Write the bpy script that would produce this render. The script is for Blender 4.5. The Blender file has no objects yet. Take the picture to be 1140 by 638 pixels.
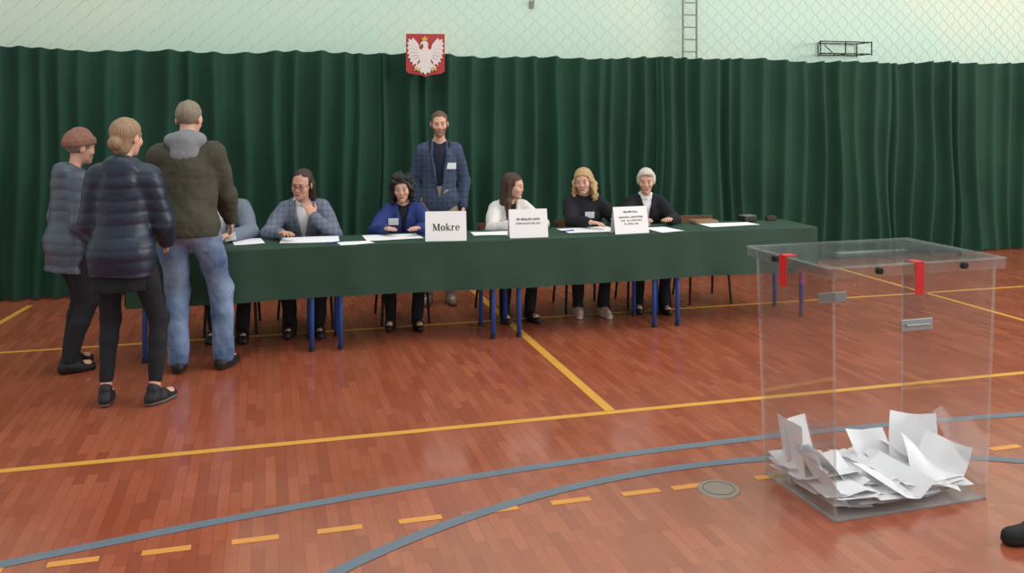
import bpy, bmesh, math, random
import numpy as np
from mathutils import Vector, Matrix
random.seed(4)
SC = bpy.context.scene
COL = SC.collection
try:
    SC.view_settings.view_transform = 'Standard'
    SC.view_settings.look = 'None'
except Exception:
    pass
# ---------------------------------------------------------------- camera frame
ALPHA = math.radians(15.38); CA, SA = math.cos(ALPHA), math.sin(ALPHA)
HCAM = 1.72
def flo(px, py, z=0.0):
    Y = (HCAM - z) * 1000.0 / (py - 120.0); X = (px - 570.0) / 1000.0 * Y
    return (CA * X + SA * Y, -SA * X + CA * Y)
def xat(px, y):
    t = (px - 570.0) / 1000.0
    return y * (SA + CA * t) / (CA - SA * t)
ZOOM, ZX, ZY = 1.0, 570, 319
cd = bpy.data.cameras.new('camera'); cam = bpy.data.objects.new('camera', cd); COL.objects.link(cam)
cam.location = (0, 0, HCAM); cam.rotation_euler = (math.pi / 2, 0, -ALPHA)
cd.sensor_fit = 'HORIZONTAL'; cd.sensor_width = 36; cd.lens = ZOOM * 36 * 1000 / 1140.0
cd.shift_x = ZOOM * (ZX - 570) / 1140.0; cd.shift_y = -ZOOM * (ZY - 120) / 1140.0
SC.camera = cam

# ---------------------------------------------------------------- materials
def L(r, g, b):
    f = lambda v: ((v / 255 + .055) / 1.055) ** 2.4 if v > 10 else v / 255 / 12.92
    return (f(r), f(g), f(b), 1)
def sc(c, k): return (min(c[0] * k, 1), min(c[1] * k, 1), min(c[2] * k, 1), 1)
def newmat(name):
    m = bpy.data.materials.new(name); m.use_nodes = True
    return m, m.node_tree, m.node_tree.nodes['Principled BSDF']
def mixc(nt, fac, a, b):
    n = nt.nodes.new('ShaderNodeMix'); n.data_type = 'RGBA'
    for i, v in ((0, fac), (6, a), (7, b)):
        if hasattr(v, 'is_linked'): nt.links.new(v, n.inputs[i])
        else: n.inputs[i].default_value = v
    return n.outputs[2]
def math_n(nt, op, a, b=None):
    n = nt.nodes.new('ShaderNodeMath'); n.operation = op
    for i, v in enumerate((a, b)):
        if v is None: continue
        if hasattr(v, 'is_linked'): nt.links.new(v, n.inputs[i])
        else: n.inputs[i].default_value = v
    return n.outputs[0]
def noise(nt, scale, vec=None, detail=3):
    n = nt.nodes.new('ShaderNodeTexNoise'); n.inputs['Scale'].default_value = scale; n.inputs['Detail'].default_value = detail
    if vec is not None: nt.links.new(vec, n.inputs['Vector'])
    return n.outputs[0]
def objco(nt):
    return nt.nodes.new('ShaderNodeTexCoord').outputs['Object']
def addbump(nt, b, h, strength, dist=.01):
    bp = nt.nodes.new('ShaderNodeBump'); bp.inputs['Strength'].default_value = strength; bp.inputs['Distance'].default_value = dist
    nt.links.new(h, bp.inputs['Height']); nt.links.new(bp.outputs[0], b.inputs['Normal'])
def mat(name, col, rough=.75, var=.18, ns=9, metal=0, bump=0, bs=70, spec=.3, bd=.01):
    m, nt, b = newmat(name)
    co = objco(nt)
    nt.links.new(mixc(nt, noise(nt, ns, co), sc(col, 1 - var), sc(col, 1 + var)), b.inputs['Base Color'])
    b.inputs['Roughness'].default_value = rough; b.inputs['Metallic'].default_value = metal
    b.inputs['Specular IOR Level'].default_value = spec
    if bump: addbump(nt, b, noise(nt, bs, co), bump, bd)
    return m
def plaid(name, base, line, s, w):
    m, nt, b = newmat(name)
    co = objco(nt); sp = nt.nodes.new('ShaderNodeSeparateXYZ'); nt.links.new(co, sp.inputs[0])
    def ln(o, s_, w_):
        return math_n(nt, 'LESS_THAN', math_n(nt, 'FRACT', math_n(nt, 'MULTIPLY', o, s_)), w_)
    g = math_n(nt, 'MULTIPLY', math_n(nt, 'ADD', ln(sp.outputs[0], s, w), ln(sp.outputs[2], s, w)), .5)
    c1 = mixc(nt, noise(nt, 30, co), sc(base, .8), sc(base, 1.2))
    nt.links.new(mixc(nt, g, c1, line), b.inputs['Base Color'])
    b.inputs['Roughness'].default_value = .85; b.inputs['Specular IOR Level'].default_value = .2
    addbump(nt, b, noise(nt, 14, co, 2), .35, .02)
    return m
def haircol(name, c1, c2):
    m, nt, b = newmat(name)
    co = objco(nt); mp = nt.nodes.new('ShaderNodeMapping'); mp.inputs['Scale'].default_value = (110, 110, 8)
    nt.links.new(co, mp.inputs[0])
    n = noise(nt, 1, mp.outputs[0], 2)
    nt.links.new(mixc(nt, n, c1, c2), b.inputs['Base Color'])
    b.inputs['Roughness'].default_value = .5; b.inputs['Specular IOR Level'].default_value = .35
    addbump(nt, b, n, .6, .008)
    return m
def vcolmat(name, rough=.6):
    m, nt, b = newmat(name)
    a = nt.nodes.new('ShaderNodeAttribute'); a.attribute_name = 'Col'
    nt.links.new(a.outputs['Color'], b.inputs['Base Color'])
    b.inputs['Roughness'].default_value = rough; b.inputs['Specular IOR Level'].default_value = .3
    return m
SKIN = vcolmat('skin', .55); SHOEM = vcolmat('shoe_leather', .5)

# ---------------------------------------------------------------- mesh helpers
def link(name, me, m, parent=None, smooth=False):
    o = bpy.data.objects.new(name, me); COL.objects.link(o)
    if m is not None: me.materials.append(m)
    if smooth: me.polygons.foreach_set('use_smooth', [True] * len(me.polygons))
    if parent is not None: o.parent = parent
    return o
def obj(name, bm, m, parent=None, smooth=False):
    me = bpy.data.meshes.new(name)
    bmesh.ops.recalc_face_normals(bm, faces=bm.faces[:])
    bm.to_mesh(me); bm.free()
    return link(name, me, m, parent, smooth)
def tag(o, label, cat, group=None, kind=None):
    o['label'] = label; o['category'] = cat
    if group: o['group'] = group
    if kind: o['kind'] = kind
    return o
def empty(name, loc, rz=0):
    o = bpy.data.objects.new(name, None); COL.objects.link(o); o.empty_display_size = .1
    o.location = loc; o.rotation_euler = (0, 0, rz); return o
def box(bm, c, size, bevel=0.0, M=None):
    mt = Matrix.Translation(c)
    if M is not None: mt = mt @ M
    mt = mt @ Matrix.Diagonal((size[0], size[1], size[2], 1))
    r = bmesh.ops.create_cube(bm, size=1, matrix=mt)
    if bevel:
        es = list({e for v in r['verts'] for e in v.link_edges})
        bmesh.ops.bevel(bm, geom=es, offset=bevel, segments=2, affect='EDGES', profile=.5)
    return r
def rod(bm, a, b, r0, r1=None, seg=10):
    a, b = Vector(a), Vector(b); r1 = r0 if r1 is None else r1
    d = b - a; M = Matrix.Translation((a + b) / 2) @ d.to_track_quat('Z', 'Y').to_matrix().to_4x4()
    bmesh.ops.create_cone(bm, cap_ends=True, segments=seg, radius1=r0, radius2=r1, depth=d.length, matrix=M)
def poly(bm, pts):
    vs = [bm.verts.new(p) for p in pts]
    return bm.faces.new(vs)

# ---------------------------------------------------------------- signed-distance modelling (smooth continuous surfaces)
def rx(a): a = math.radians(a); c, s = math.cos(a), math.sin(a); return np.array([[1, 0, 0], [0, c, -s], [0, s, c]])
def ry(a): a = math.radians(a); c, s = math.cos(a), math.sin(a); return np.array([[c, 0, s], [0, 1, 0], [-s, 0, c]])
def rz(a): a = math.radians(a); c, s = math.cos(a), math.sin(a); return np.array([[c, -s, 0], [s, c, 0], [0, 0, 1]])
V3 = lambda *a: np.array(a, float)
def unit(v): return v / (np.linalg.norm(v) + 1e-9)
rw = random.Random(11); WAVES = []; FINE = []
for i in range(14):
    d_ = unit(V3(rw.gauss(0, 1), rw.gauss(0, 1), rw.gauss(0, .9)))
    (WAVES if i < 8 else FINE).append((d_, rw.uniform(14, 46) if i < 8 else rw.uniform(45, 85), rw.uniform(0, 6)))
def wr(X, Y, Z):
    t = 0
    for d_, f_, p_ in WAVES: t = t + np.sin(f_ * (d_[0] * X + d_[1] * Y + d_[2] * Z) + p_ + 1.3 * np.sin(9 * (d_[2] * X - d_[0] * Z)))
    q = 0
    for d_, f_, p_ in FINE: q = q + np.sin(f_ * (d_[0] * X + d_[1] * Y + d_[2] * Z) + p_ + 2 * np.sin(14 * (d_[2] * Y - d_[1] * X)))
    return t / 3.2 + .3 * (np.abs(q) / 1.8 - .6)
class Field:
    def __init__(self): self.ops = []
    def cap(self, a, b, ra, rb, k=.02):
        a = np.array(a, float); b = np.array(b, float) + 1e-6; r = max(ra, rb)
        self.ops.append(('cap', (a, b, ra, rb), np.minimum(a, b) - r, np.maximum(a, b) + r, k))
    def ell(self, c, r, R=None, k=.02):
        c = np.array(c, float); r = np.array(r, float)
        e = r if R is None else np.abs(R) @ r
        self.ops.append(('ell', (c, r, R), c - e, c + e, k))
    def post(self, fn): self.ops.append(('post', fn, None, None, 0))
    def build(self, vox):
        lo = np.min([o[2] for o in self.ops if o[0] != 'post'], axis=0) - .025
        hi = np.max([o[3] for o in self.ops if o[0] != 'post'], axis=0) + .025
        n = np.ceil((hi - lo) / vox).astype(int) + 1
        g = [(lo[i] + vox * np.arange(n[i])).astype(np.float32) for i in range(3)]
        D = np.full(n, 1.0, np.float32)
        for kind, pr, a, b, k in self.ops:
            if kind == 'post':
                D = pr(g[0][:, None, None], g[1][None, :, None], g[2][None, None, :], D).astype(np.float32); continue
            m = k + 3 * vox
            i0 = np.maximum(((a - m - lo) / vox).astype(int), 0); i1 = np.minimum(((b + m - lo) / vox).astype(int) + 2, n)
            X = g[0][i0[0]:i1[0], None, None]; Y = g[1][None, i0[1]:i1[1], None]; Z = g[2][None, None, i0[2]:i1[2]]
            if kind == 'cap':
                p, q, ra, rb = pr; ba = q - p
                x, y, z = X - p[0], Y - p[1], Z - p[2]
                h = np.clip((x * ba[0] + y * ba[1] + z * ba[2]) / ba.dot(ba), 0, 1)
                d = np.sqrt((x - h * ba[0]) ** 2 + (y - h * ba[1]) ** 2 + (z - h * ba[2]) ** 2) - (ra + (rb - ra) * h)
            else:
                c, r, R = pr
                x, y, z = X - c[0], Y - c[1], Z - c[2]
                if R is not None:
                    x, y, z = (x * R[0, 0] + y * R[1, 0] + z * R[2, 0], x * R[0, 1] + y * R[1, 1] + z * R[2, 1], x * R[0, 2] + y * R[1, 2] + z * R[2, 2])
                k0 = np.sqrt((x / r[0]) ** 2 + (y / r[1]) ** 2 + (z / r[2]) ** 2)
                k1 = np.sqrt((x / r[0] ** 2) ** 2 + (y / r[1] ** 2) ** 2 + (z / r[2] ** 2) ** 2) + 1e-6
                d = k0 * (k0 - 1) / k1
            s = tuple(slice(i0[i], i1[i]) for i in range(3))
            A = D[s]; h = np.clip(.5 + .5 * (A - d) / k, 0, 1)
            D[s] = A + (d - A) * h - k * h * (1 - h)
        for ax in range(3):
            sl = [slice(None)] * 3
            for e in (0, -1):
                sl[ax] = e; D[tuple(sl)] = np.maximum(D[tuple(sl)], .01)
        return nets(D, lo, vox)
def nets(D, lo, vox):
    S = D < 0
    nx, ny, nz = D.shape
    c = np.zeros((nx - 1, ny - 1, nz - 1), np.int8)
    cor = [(i, j, k) for i in (0, 1) for j in (0, 1) for k in (0, 1)]
    for i, j, k in cor: c += S[i:nx - 1 + i, j:ny - 1 + j, k:nz - 1 + k]
    mask = (c > 0) & (c < 8)
    cells = np.argwhere(mask); N = len(cells)
    idx = np.full(mask.shape, -1, np.int64); idx[mask] = np.arange(N)
    val = {q: D[cells[:, 0] + q[0], cells[:, 1] + q[1], cells[:, 2] + q[2]] for q in cor}
    acc = np.zeros((N, 3)); cnt = np.zeros(N)
    for a in cor:
        for ax in range(3):
            if a[ax]: continue
            b = list(a); b[ax] = 1; b = tuple(b)
            da, db = val[a], val[b]; cr = (da < 0) != (db < 0)
            t = da[cr] / (da[cr] - db[cr])
            p = np.tile(np.array(a, float), (len(t), 1)); p[:, ax] = t
            acc[cr] += p; cnt[cr] += 1
    V = lo + (cells + acc / cnt[:, None]) * vox
    Q = []
    for ax in range(3):
        sl0 = [slice(1, None)] * 3; sl1 = [slice(1, None)] * 3
        sl0[ax] = slice(None, -1); sl1[ax] = slice(1, None)
        s0 = S[tuple(sl0)]; s1 = S[tuple(sl1)]
        e = np.argwhere(s0 != s1)
        if not len(e): continue
        flip = s0[e[:, 0], e[:, 1], e[:, 2]]
        e = e.copy()
        for q in range(3):
            if q != ax: e[:, q] += 1
        u, w = (ax + 1) % 3, (ax + 2) % 3
        def at(du, dw):
            f = e.copy(); f[:, u] += du; f[:, w] += dw
            f = np.minimum(f, np.array(mask.shape) - 1)
            return idx[f[:, 0], f[:, 1], f[:, 2]]
        q = np.stack([at(-1, -1), at(0, -1), at(0, 0), at(-1, 0)], 1)
        q[~flip] = q[~flip][:, ::-1]
        Q.append(q)
    Q = np.concatenate(Q); Q = Q[(Q >= 0).all(1)]
    return V, Q
def npmesh(name, V, Q, m, parent=None, col=None):
    me = bpy.data.meshes.new(name)
    me.vertices.add(len(V)); me.vertices.foreach_set('co', V.astype(np.float32).ravel())
    me.loops.add(Q.size); me.loops.foreach_set('vertex_index', Q.astype(np.int32).ravel())
    me.polygons.add(len(Q)); me.polygons.foreach_set('loop_start', np.arange(0, Q.size, 4, dtype=np.int32))
    try: me.polygons.foreach_set('loop_total', np.full(len(Q), 4, np.int32))
    except Exception: pass
    me.update(calc_edges=True); me.validate()
    if col is not None:
        a = me.color_attributes.new('Col', 'FLOAT_COLOR', 'POINT')
        a.data.foreach_set('color', col.astype(np.float32).ravel())
    return link(name, me, m, parent, True)

def ik(a, b, l1, l2, pole):
    d = b - a; Ld = np.linalg.norm(d); u = d / Ld; Lc = min(Ld, .998 * (l1 + l2))
    x = (l1 * l1 - l2 * l2 + Lc * Lc) / (2 * Lc); h = math.sqrt(max(l1 * l1 - x * x, 0))
    p = unit(pole - u * pole.dot(u))
    return a + u * x + p * h, a + u * Lc

def segdist(P, a, b):
    ba = b - a; h = np.clip(((P - a) @ ba) / ba.dot(ba), 0, 1)
    return np.linalg.norm(P - a - h[:, None] * ba, axis=1)

# ---------------------------------------------------------------- people
def person(label, loc, rot, sp):
    root = empty('person', (loc[0], loc[1], 0), math.radians(rot)); tag(root, label, 'person')
    s = sp['h'] / 1.75; fem = sp.get('fem', False); ws = (.86 if fem else .97) * sp.get('wide', 1); wh = .98 if fem else .95
    fat = sp.get('fat', 0.0)
    P = np.array(sp['P'], float)
    Rt = rz(sp.get('twist', 0)) @ ry(sp.get('side', 0)) @ rx(sp.get('lean', 0))
    T = lambda x, y, z: P + Rt @ (s * V3(x, y, z))
    hs = (.45 + .55 * s) * .96 * sp.get('hscale', 1)
    yaw, pit, til = sp.get('head', (0, 0, 0))
    Rh = rz(yaw) @ rx(pit) @ ry(til)
    NT = T(0, -.012 - sp.get('neckfwd', 0), sp.get('neckz', .57))
    HC = NT + Rh @ (V3(0, -.012, .108) * hs)
    Hh = lambda c: HC + Rh @ (np.array(c, float) * hs)
    sides = {'R': -1, 'L': 1}
    SH, EL, WR, KN, AN, HP = {}, {}, {}, {}, {}, {}
    for k, sg in sides.items():
        SH[k] = T(.165 * ws * sg, .01, .43)
        w = np.array(sp['wrist'][k], float)
        pole = np.array(sp.get('pole', {}).get(k, (.4 * sg, .6, -.6)), float)
        EL[k], WR[k] = ik(SH[k], w, .29 * s, .255 * s, pole)
        HP[k] = P + (s * V3(.088 * sg, 0, -.03))
        a = np.array(sp['ankle'][k], float)
        ph = sp.get('foot', {}).get(k, 8 * sg)
        fd = V3(math.sin(math.radians(ph)), -math.cos(math.radians(ph)), 0)
        KN[k], AN[k] = ik(HP[k], a, .43 * s, .425 * s, fd + V3(0, 0, .5 if sp.get('sit') else 0))
    def torso(F, off):
        F.ell(T(0, .008, 0), (V3(.158 * wh, .115 + fat * .5, .13) + off) * s, Rt, .04)
        F.ell(T(0, 0 - fat * .3, .16), (V3((.122 if fem else .138) + fat, .1 + fat, .16) + off) * s, Rt, .05)
        F.ell(T(0, 0, .33), (V3(.158 * ws, .11 + fat * .4, .17) + off) * s, Rt, .05)
        F.cap(T(-.14 * ws, .01, .43), T(.14 * ws, .01, .43), (.054 + off) * s, (.054 + off) * s, .04)
        for sg in (-1, 1):
            F.cap(T(.11 * ws * sg, .015, .445), T(.02 * sg, .012, .525), (.036 + off * .7) * s, (.038 + off * .4) * s, .03)
            if fem: F.ell(T(.065 * sg, -.075, .30), (V3(.06, .05, .065) + off) * s, Rt, .04)
    # ---- body
    F = Field(); torso(F, -.014)
    jw = .86 if fem else 1.0
    F.cap(T(0, .012, .45), Hh((0, .02, -.06)), .052 * s * (.88 if fem else 1), .047 * s * (.88 if fem else 1), .02)
    F.ell(Hh((0, .015, .03)), V3(.074, .095, .086) * hs, Rh, .02)
    F.ell(Hh((0, -.026, -.028)), V3(.062 * (.95 if fem else 1), .058, .082) * hs, Rh, .02)
    F.ell(Hh((0, -.042, -.07)), V3(.045 * jw, .042, .04) * hs, Rh, .02)
    F.ell(Hh((0, -.072, -.096)), V3(.02 * jw, .016, .016) * hs, Rh, .02)
    F.cap(Hh((-.034, -.074 + (.004 if fem else 0), .025)), Hh((.034, -.074 + (.004 if fem else 0), .025)), .012 * hs, .012 * hs, .012)
    F.cap(Hh((0, -.084, .012)), Hh((0, -.095 if fem else -.098, -.026)), .0065 * hs, (.0078 if fem else .0095) * hs, .01)
    for sg in (-1, 1):
        F.ell(Hh((.036 * sg, -.058, -.026)), V3(.026, .026, .026) * hs, Rh, .015)
        F.ell(Hh((.0095 * sg, -.089, -.03)), V3(.0068, .0075, .0065) * hs, Rh, .006)
        F.ell(Hh((.03 * sg, -.075, .002)), V3(.0135, .0112, .0105) * hs, Rh, .005)
        F.ell(Hh((.076 * sg, .014, -.006)), V3(.009, .02, .03) * hs, Rh @ rz(20 * sg), .008)
    F.cap(Hh((-.017, -.083, -.061)), Hh((.017, -.083, -.061)), .007 * hs, .007 * hs, .006)
    for k, sg in sides.items():
        F.cap(SH[k], EL[k], .043 * s, .036 * s, .02); F.cap(EL[k], WR[k], .035 * s, .026 * s, .015)
        d = unit(np.array(sp.get('hdir', {}).get(k, WR[k] - EL[k]), float))
        n = np.array(sp.get('palm', {}).get(k, (-sg, 0, 0)), float); n = unit(n - d * n.dot(d))
        l = np.cross(d, n) * (-sg)
        hz = .95 * s if not fem else .9 * s
        W = WR[k]
        B = np.stack([d, l, n], 1)
        F.ell(W + d * .048 * hz, V3(.054, .041, .017) * hz, B, .012)
        cu = sp.get('curl', {}).get(k, 18)
        for off, ln in ((.03, .074), (.0105, .083), (-.0095, .077), (-.0285, .06)):
            q = W + (d * .085 + l * off) * hz; a = cu * .6
            for fr, r0, r1 in ((.45, .0088, .0083), (.3, .0083, .0078), (.25, .0078, .007)):
                dr = d * math.cos(math.radians(a)) + n * math.sin(math.radians(a)) + l * off * 2.2
                q2 = q + unit(dr) * ln * fr * hz
                F.cap(q, q2, r0 * hz, r1 * hz, .004); q = q2; a += cu
        b0 = W + (d * .022 + l * .028) * hz
        b1 = b0 + unit(d * .62 + l * .68 + n * .25) * .045 * hz
        b2 = b1 + unit(d * .85 + l * .3 + n * .3) * .032 * hz
        F.cap(b0, b1, .014 * hz, .0105 * hz, .008); F.cap(b1, b2, .0105 * hz, .0085 * hz, .004)
        F.cap(HP[k], KN[k], .066 * s, .043 * s, .02)
        mid = KN[k] * .68 + AN[k] * .32 + V3(0, .006, 0)
        F.cap(KN[k], mid, .041 * s, .04 * s, .01); F.cap(mid, AN[k], .04 * s, .032 * s, .01)
        ph = sp.get('foot', {}).get(k, 8 * sg)
        fd = V3(math.sin(math.radians(ph)), -math.cos(math.radians(ph)), 0)
        A0 = V3(AN[k][0], AN[k][1], .045)
        F.cap(A0 - fd * .02, A0 + fd * .12, .03, .024, .02)
    V, Q = F.build(.005)
    q = ((V - HC) @ Rh) / hs
    sk = np.array(L(*sp.get('skin', (212, 164, 142)))[:3])
    col = np.tile(np.append(sk, 1), (len(V), 1))
    def paint(mask, c, f=1.0): col[mask, :3] = col[mask, :3] * (1 - f) + np.array(c[:3]) * f
    front = q[:, 1] < -.05
    for sg in (-1, 1): paint((np.linalg.norm(q - V3(.036 * sg, -.08, -.03), axis=1) < .02) & front, sk * np.array([1.05, .82, .8]), .35)
    if 'beard' in sp:
        bm_ = front & (q[:, 2] < -.042) & (q[:, 2] > -.125) & (np.abs(q[:, 0]) < .06)
        paint(bm_, L(*sp['beard']), .7)
        paint((np.abs(q[:, 0]) > .045) & (q[:, 2] < -.02) & (q[:, 2] > -.11) & (q[:, 1] < 0) & (np.abs(q[:, 0]) < .075), L(*sp['beard']), .6)
    zl = -.063 + 7 * q[:, 0] ** 2
    lips = (np.abs(q[:, 0]) < .022) & front & (q[:, 1] < -.07)
    paint(lips & (np.abs(q[:, 2] - zl) < .0085), L(*sp.get('lips', (176, 100, 96) if fem else (178, 116, 102))), .75)
    paint(lips & (np.abs(q[:, 2] - zl) < .003), L(104, 54, 50), .7)
    for sg in (-1, 1):
        e = V3(.03 * sg, -.086, .002)
        paint(np.linalg.norm((q - e) * V3(.72, .8, 1.5), axis=1) < .0092, L(205, 190, 178), .85)
        paint(np.linalg.norm((q - e) * V3(1, .8, 1), axis=1) < .0062, L(50, 38, 32), 1)
        paint(segdist(q, V3(.018 * sg, -.086, .0105), V3(.042 * sg, -.078, .0095)) < .0038, L(96, 66, 56), .75)
        b0_, b1_ = (V3(.016 * sg, -.088, .027), V3(.044 * sg, -.074, .031)) if fem else (V3(.014 * sg, -.088, .026), V3(.045 * sg, -.074, .029))
        paint(segdist(q, b0_, b1_) < (.0048 if fem else .006), L(*sp.get('brow', (104, 82, 66))), .7)
    npmesh('body', V, Q, SKIN, root, col)
    # ---- clothing
    def tofr(X, Y, Z, O, R, k):
        x, y, z = X - O[0], Y - O[1], Z - O[2]
        return ((x * R[0, 0] + y * R[1, 0] + z * R[2, 0]) / k, (x * R[0, 1] + y * R[1, 1] + z * R[2, 1]) / k, (x * R[0, 2] + y * R[1, 2] + z * R[2, 2]) / k)
    made = {}
    for g in sp['tops']:
        off = g.get('off', .018); hem = g.get('hem', -.06); neck = g.get('neck', .53); vb = g.get('v')
        F = Field(); torso(F, off)
        if hem < -.08:
            for sg in (-1, 1):
                F.cap(T(.065 * sg, .005, -.03), T(.066 * sg, 0, hem - .1), (.088 + off) * s, (.082 + off) * s, .06)
        def cutter(X, Y, Z, D, hem=hem, neck=neck, vb=vb, g=g):
            a, b, c = tofr(X, Y, Z, P, Rt, s)
            D = np.maximum(D, (hem - c) * s)
            D = np.maximum(D, (c - neck - .25 * b) * s)
            if vb is not None:
                w = g.get('vw', .07) * (c - vb) / (.5 - vb)
                D = np.maximum(D, -np.maximum(np.abs(a) - w, b + .0) * s)
            return D
        F.post(cutter)
        if vb is not None:
            vw = g.get('vw', .07)
            for sg in (-1, 1):
                F.cap(T(.062 * sg, -.02, .51), T(vw * .72 * sg, -.1 - off * .7, .40), .011 * s, .015 * s, .01)
                F.cap(T(vw * .72 * sg, -.1 - off * .7, .40), T(.012 * sg, -.108 - off, vb), .016 * s, .005 * s, .01)
            F.cap(T(-.055, .05, .525), T(.055, .05, .525), .014 * s, .014 * s, .02)
        if g.get('collar'):
            for t0 in range(10):
                a0, a1 = math.radians(t0 * 36), math.radians(t0 * 36 + 36)
                F.cap(T(.062 * math.sin(a0), .012 + .06 * math.cos(a0), .53 - .02 * (1 - math.cos(a0))), T(.062 * math.sin(a1), .012 + .06 * math.cos(a1), .53 - .02 * (1 - math.cos(a1))), g['collar'], g['collar'], .015)
        if g.get('hoodback'):
            F.ell(T(0, .085, .49), V3(.105, .06, .075) * s, Rt @ rx(-25), .03)
            F.ell(T(0, .11, .42), V3(.08, .04, .07) * s, Rt, .03)
        if g.get('sleeves', True):
            for k in sides:
                fdv = unit(WR[k] - EL[k])
                F.cap(SH[k], EL[k], (.05 + off) * s, (.043 + off) * s, .03)
                F.cap(EL[k], WR[k] - fdv * .012, (.043 + off) * s, (.031 + off * .7) * s, .015)
        amp = g.get('fold', .005); puff = g.get('puff', 0)
        def folds(X, Y, Z, D, amp=amp, puff=puff, g=g):
            D = D + amp * wr(X, Y, Z)
            if puff: D = D - puff * np.sqrt(np.abs(np.sin(math.pi * (Z + .15 * X * X + .004 * np.sin(20 * X)) / g.get('pp', .07))) + .001)
            return D
        F.post(folds)
        V, Q = F.build(.007)
        made[g['name']] = V
        npmesh(g['name'], V, Q, g['mat'], root)
    if 'hood' in sp:
        F = Field()
        F.ell(T(0, .068, .515), V3(.118, .08, .068) * s, Rt @ rx(-20), .03)
        F.ell(T(0, .1, .44), V3(.09, .046, .078) * s, Rt, .03)
        for sg in (-1, 1): F.cap(T(.085 * sg, .045, .52), T(.055 * sg, -.07, .485), .04 * s, .032 * s, .03)
        F.post(lambda X, Y, Z, D: D + .005 * wr(1.3 * X, 1.3 * Y, 1.3 * Z))
        V, Q = F.build(.007); npmesh('hood', V, Q, sp['hood'], root)
    # trousers
    F = Field()
    F.ell(T(0, .008, -.0), (V3(.158 * wh, .115, .13) + .01) * s, Rt, .04)
    F.ell(T(0, .0, .08), (V3(.13 + fat, .1 + fat, .1) + .01) * s, Rt, .04)
    tr = sp.get('leg_r', (.088, .064, .06, .048)); cuff = sp.get('cuff', .06)
    for k in sides:
        F.cap(HP[k], KN[k], tr[0] * s, tr[1] * s, .035)
        E = AN[k] + (KN[k] - AN[k]) * max(0, (cuff + .03 - AN[k][2]) / (KN[k][2] - AN[k][2]))
        mid = KN[k] * .65 + E * .35 + V3(0, .008, 0)
        F.cap(KN[k], mid, tr[1] * s, tr[2] * s, .02); F.cap(mid, E, tr[2] * s, tr[3] * s, .02)
    ta = sp.get('tfold', .0035)
    F.post(lambda X, Y, Z, D: np.maximum(D + ta * wr(X, Y, Z + .3), cuff - Z))
    V, Q = F.build(.007); npmesh('trousers', V, Q, sp['trousers'], root)
    # shoes
    for k, sg in sides.items():
        ph = sp.get('foot', {}).get(k, 8 * sg)
        fd = V3(math.sin(math.radians(ph)), -math.cos(math.radians(ph)), 0); f = .9 if fem else 1.0
        A = V3(AN[k][0], AN[k][1], 0)
        F = Field()
        F.cap(A - fd * .035 * f + V3(0, 0, .04), A + fd * .06 * f + V3(0, 0, .042), .04 * f, .043 * f, .02)
        F.cap(A + fd * .05 * f + V3(0, 0, .032), A + fd * .155 * f + V3(0, 0, .026), .044 * f, .03 * f, .02)
        F.cap(A - fd * .005 + V3(0, 0, .05), A - fd * .008 + V3(0, 0, sp.get('shaft', .095)), .044 * f, .041 * f, .02)
        F.post(lambda X, Y, Z, D: np.maximum(np.where(Z < .02, D - .003, D), .002 - Z))
        V, Q = F.build(.006)
        col = np.tile(np.array(L(*sp.get('shoe', (30, 28, 30)))), (len(V), 1))
        col[V[:, 2] < .02] = L(*sp.get('sole', (22, 20, 20)))
        npmesh('shoe', V, Q, SHOEM, root, col)
    # hair
    def H(F, c, r, k=.025): F.ell(Hh(c), V3(*r) * hs, Rh, k)
    def HC_(F, a, b, r0, r1, k=.025): F.cap(Hh(a), Hh(b), r0 * hs, r1 * hs, k)
    def hairmesh(name, fill, carve, nape, m, amp=.002, fr=85):
        F = Field(); fill(F)
        def pc(X, Y, Z, D):
            a, b, c = tofr(X, Y, Z, HC, Rh, hs)
            for ym, zm, xm in carve: D = np.maximum(D, -np.maximum(np.maximum(b - ym - .25 * np.maximum(c - .05, 0), c - zm + 6 * a * a), np.abs(a) - xm) * hs)
            D = np.maximum(D, (nape - c) * hs)
            th_ = np.arctan2(a, b - .02 + 1e-6)
            return D + amp * np.sin(fr * a + 3 * np.sin(30 * c)) * np.cos(fr * .8 * b + 25 * c) + .0016 * np.sin(34 * th_ + 2 * np.sin(18 * c))
        F.post(pc); V, Q = F.build(.005); npmesh(name, V, Q, m, root)
    hairmesh('hair', sp['hair'][0](H, HC_), sp['hair'][1], sp['hair'][2], sp['hairmat'], *sp['hair'][3:])
    if 'hat' in sp:
        F = Field()
        F.ell(Hh((0, .02, .045)), V3(.094, .112, .094) * hs, Rh, .02)
        F.ell(Hh((0, .02, .12)), V3(.045, .05, .028) * hs, Rh, .03)
        def pc(X, Y, Z, D):
            a, b, c = tofr(X, Y, Z, HC, Rh, hs)
            D = np.maximum(D, (.025 - .25 * b - c) * hs)
            D = np.where(c + .25 * b < .07, D - .005, D)
            return D + .002 * np.sin(90 * np.arctan2(a, b - .02) * .35)
        F.post(pc); V, Q = F.build(.005); npmesh('knit_hat', V, Q, sp['hat'], root)
    if sp.get('glasses'):
        bm = bmesh.new()
        for sg in (-1, 1):
            pr = None
            for i in range(17):
                a = 2 * math.pi * i / 16; p_ = Hh((.031 * sg + .023 * math.cos(a), -.1 + .004 * abs(math.cos(a)), .0 + .017 * math.sin(a)))
                if pr is not None: rod(bm, pr, p_, .0018, .0018, 5)
                pr = p_
            rod(bm, Hh((.054 * sg, -.097, .006)), Hh((.079 * sg, .01, .012)), .0018, .0018, 5)
        rod(bm, Hh((-.008, -.1, .006)), Hh((.008, -.1, .006)), .0018, .0018, 5)
        obj('glasses', bm, M_DARK, root)
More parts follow.
